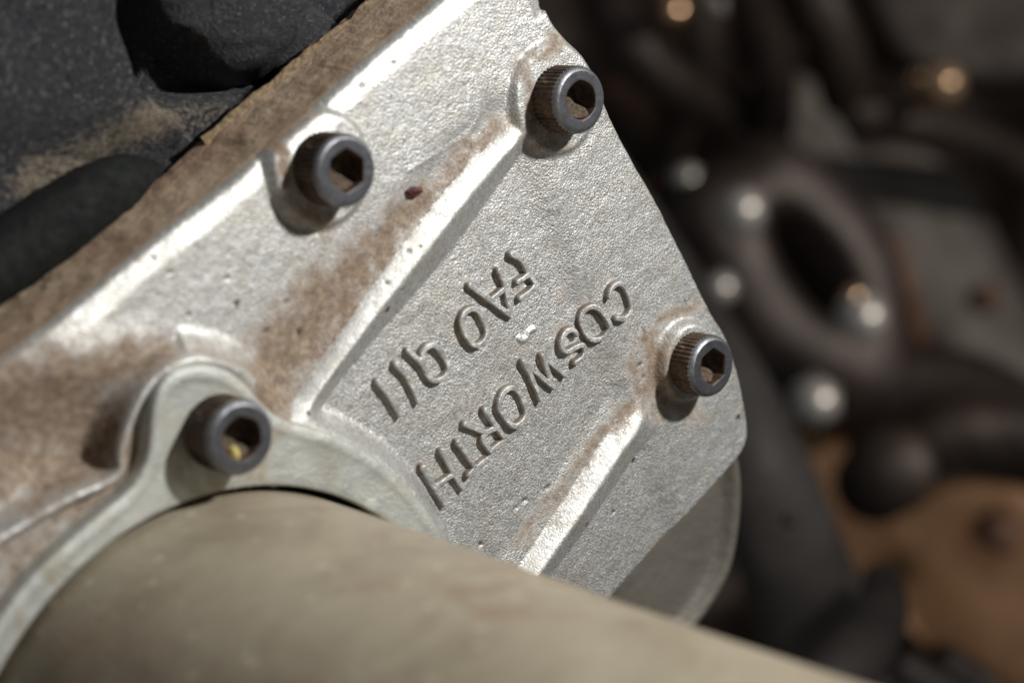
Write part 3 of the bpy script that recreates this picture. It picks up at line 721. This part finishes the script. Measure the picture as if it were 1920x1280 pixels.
bk_tube('coolant_hose', [(1060, 180, 530), (1180, 360, 510), (1285, 540, 490), (1375, 710, 475), (1440, 900, 470), (1500, 1100, 480), (1620, 1400, 500)], [3.5, 4, 5.5, 8, 11.5, 15, 17], HOSE,
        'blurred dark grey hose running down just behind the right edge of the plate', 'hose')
def lower_casting():
    out = smooth_line([P(*a, -17) for a in [(1040, 930), (1250, 830), (1380, 830), (1394, 900), (1388, 1000), (1368, 1090), (1300, 1190), (1220, 1270), (1000, 1330)]], True, 3)
    m = len(out); c = out.mean(0); tgt = np.roll(out, -1, 0) - np.roll(out, 1, 0); tgt /= np.linalg.norm(tgt, axis=1)[:, None]; no_ = np.stack([-tgt[:, 1], tgt[:, 0]], -1)
    if (no_ * (out - c)).sum() < 0: no_ = -no_
    rings = []
    for off, z in [(.4, -45), (.3, -22), (.1, -18), (-.3, -17.1), (-1.0, -16.6), (-1.9, -16.7), (-2.6, -17.4), (-3.4, -18.4), (-4.6, -18.9)]: rings.append(np.c_[out + no_ * off, np.full(m, z)])
    last = out - no_ * 4.6
    for f in (.2, .4, .6, .8): q = last * (1 - f) + c * f; rings.append(np.c_[q, -19 + .8 * fbm(q[:, 0], q[:, 1], 7, 3, 12)])
    V = np.vstack(rings + [[[c[0], c[1], -19]]]); F = grid_faces(len(rings), m, wrap=True).tolist(); b0 = (len(rings) - 1) * m
    F += [[b0 + j, b0 + (j + 1) % m, len(V) - 1] for j in range(m)]
    tag(link(mesh(V, F), 'lower_casting', CASTG), 'blurred grey brown casting with a curved pale edge below the lower corner of the plate', 'casting')
lower_casting()
bk_tube('ribbed_hose', [(1480, 1360, 430), (1550, 1290, 430), (1620, 1210, 435), (1660, 1140, 445), (1650, 1080, 470)], [8, 8, 7.5, 6, 4], GREYM, 'blurred lighter grey hose bend near the lower right corner', 'hose')
bk_tube('thin_hose', [(1690, 1250, 470), (1760, 1290, 470), (1830, 1340, 470)], 5, GREYM, 'short blurred grey pipe stub at the very bottom right', 'pipe')
wall_hf('rusty_bracket', [(1480, 780), (1580, 800), (1640, 930), (1720, 940), (1800, 900), (2000, 920), (2050, 1340), (1900, 1330), (1780, 1260), (1660, 1130), (1540, 1050), (1480, 950)], 620, ORANGE, 14, 'blurred orange brown rusty bracket in the lower right', 'bracket', s=50, seed=4, thick=12)
wall_hf('rust_panel', [(1190, 290), (1290, 280), (1400, 420), (1450, 640), (1560, 850), (1600, 930), (1450, 900), (1300, 600)], 760, ORANGED, 10, 'dark orange rusty panel glimpsed behind the dark hose', 'panel', s=50, seed=5)
# oval port flange with an open throat
def oval_flange():
    root = empty('port_flange', Q(1530, 500, 600), label='blurred dark oval flange with a black opening, ringed by bright nuts', cat='flange')
    loc = Q(1530, 500, 600)
    ax = R @ np.array([.60, -.80, -.1]); ay = R @ np.array([.74, .55, -.38]); ax /= np.linalg.norm(ax); ay -= ay.dot(ax) * ax; ay /= np.linalg.norm(ay); az = np.cross(ax, ay)
    t = np.linspace(0, 2 * np.pi, 72, endpoint=False); rings = []
    for sx, sy, z in [(52, 36, -24), (50, 34, -8), (45, 30, -1.), (38, 25, 1.2), (28, 16, 1.6), (22, 10.5, .6), (20, 9, -30)]:
        lob = 1 + (.10 * np.cos(3 * t + .6) + .05 * np.cos(5 * t)) * (sx > 30)
        rings.append(np.stack([sx * lob * np.cos(t), sy * np.sin(t), np.full(72, z)], -1))
    V = np.vstack(rings) * fk(600); V = V[:, :1] * ax + V[:, 1:2] * ay + V[:, 2:] * az
    link(mesh(V, grid_faces(len(rings), 72, wrap=True)), 'flange_body', MAUVE, root)
    V, F = lathe([(26, -29.5), (.01, -29.5)], 48); V = V * fk(600); V = V[:, :1] * ax * .95 + V[:, 1:2] * ay * .5 + V[:, 2:] * az
    link(mesh(V, F), 'throat', DARK, root)
oval_flange()
wall_hf('grey_arm', [(1380, 140), (1500, 120), (1560, 200), (1590, 290), (1680, 265), (1760, 290), (1830, 360), (1900, 500), (2020, 760), (1850, 720), (1750, 650), (1690, 560), (1640, 450), (1560, 360), (1450, 330), (1370, 260)], 680, HOSE, 18, 'blurred wide grey casting arm crossing the right side', 'casting arm', s=60, seed=9, thick=20)
wall_hf('upper_housing', [(1600, -80), (1640, 40), (1700, 120), (1780, 150), (1900, 160), (2050, 120), (2050, -150), (1700, -160)], 700, GREYM, 14, 'blurred taupe housing in the upper right corner', 'housing', s=60, seed=10, thick=30)
bk_tube('rusty_pipe', [(1130, 0, 720), (1230, 30, 720), (1330, -10, 720), (1420, -80, 730)], 13, BROWN, 'dim rusty pipe end at the top edge right of the plate', 'pipe')
bk_tube('round_cap', [(1640, 905, 560), (1672, 880, 535)], 12.5, DARK, 'blurred black round cap in front of the rusty bracket', 'cap')
def nut(px, py, depth, r, mtl, lab, i):
    r *= fk(depth) * 1.15
    root = empty('dome_nut', Q(px, py, depth), label=lab, cat='nut', group='bright nuts around the far flange')
    V, F = lathe([(r * 1.0, -r * .9), (r, -r * .1), (r * .92, 0)], 48, hexed={0, 1, 2})
    V2, F2 = lathe([(r * .80, -.05 * r), (r * .76, r * .3), (r * .6, r * .62), (r * .36, r * .82), (r * .01, r * .9)], 32)
    M3 = np.stack([R @ np.array([1, 0, 0.]), R @ np.array([0, 1, 0.]), R @ np.array([0, 0, 1.])], 1)
    link(mesh(V @ M3.T, F), 'hex_base', mtl, root); link(mesh(V2 @ M3.T, F2), 'dome', mtl, root)
for i, a in enumerate([(1392, 395, 560, 6.6, BRIGHT, 'largest pale blurred nut above the left end of the oval flange'), (1290, 338, 600, 5., BRIGHT, 'dim bluish blurred nut nearest the plate edge, highest of the nuts on the left'),
          (1352, 540, 560, 4.6, BRIGHT, 'blurred nut between the plate edge and the oval flange'), (1618, 595, 560, 7., BRIGHT, 'brightest blurred nut on the right end of the oval flange'),
          (1530, 752, 560, 7., BRIGHT, 'lowest blurred pale nut under the oval flange'), (1768, 158, 620, 7.5, COPPER, 'coppery glinting nut under the upper right housing')]):
    nut(*a, i)

bay = bpy.data.objects['engine_bay']
def bit(name, m_, mtl): link(m_, name, mtl, bay)
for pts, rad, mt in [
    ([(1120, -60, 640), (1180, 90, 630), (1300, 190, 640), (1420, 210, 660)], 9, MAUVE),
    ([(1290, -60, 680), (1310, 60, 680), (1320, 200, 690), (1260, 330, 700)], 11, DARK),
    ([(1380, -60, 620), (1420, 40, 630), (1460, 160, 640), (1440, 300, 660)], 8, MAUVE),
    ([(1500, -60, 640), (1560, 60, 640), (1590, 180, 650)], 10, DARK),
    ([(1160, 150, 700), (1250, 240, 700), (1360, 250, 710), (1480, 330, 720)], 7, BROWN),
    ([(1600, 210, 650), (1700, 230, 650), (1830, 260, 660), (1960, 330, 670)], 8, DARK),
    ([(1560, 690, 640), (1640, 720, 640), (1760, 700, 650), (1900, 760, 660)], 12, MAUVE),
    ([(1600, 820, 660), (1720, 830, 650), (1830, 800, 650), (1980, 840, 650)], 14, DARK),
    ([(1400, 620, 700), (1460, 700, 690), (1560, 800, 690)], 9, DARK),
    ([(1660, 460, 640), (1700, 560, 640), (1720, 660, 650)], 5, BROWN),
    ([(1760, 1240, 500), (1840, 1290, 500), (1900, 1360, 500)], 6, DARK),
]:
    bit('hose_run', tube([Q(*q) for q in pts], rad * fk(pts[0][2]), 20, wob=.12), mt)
for px_, py_, dp, r_, mt in [(1225, 30, 640, 11, BROWN), (1265, 18, 620, 4, COPPER), (1160, 40, 660, 8, BROWN), (1350, 5, 640, 4, BRIGHT), (1268, 60, 660, 5, BROWN), (1738, 190, 640, 3.5, MAUVE), (1722, 150, 640, 3.5, COPPER),
                             (1600, 560, 600, 4, COPPER), (1690, 880, 560, 3.4, MAUVE), (1480, 975, 440, 1.6, MAUVE), (1850, 560, 640, 5, BROWN), (1880, 1000, 600, 7, BROWN)]:
    k = fk(dp); M3 = np.stack([R @ np.array([1, 0, 0.]), R @ np.array([0, 1, 0.]), R @ np.array([0, 0, 1.])], 1)
    V, F = lathe([(r_, -r_ * 2), (r_, -.1 * r_), (r_ * .9, .25 * r_), (r_ * .6, .5 * r_), (.01, .6 * r_)], 36, hexed={0, 1})
    bit('fitting', mesh((V * k) @ M3.T + Q(px_, py_, dp), F), mt)
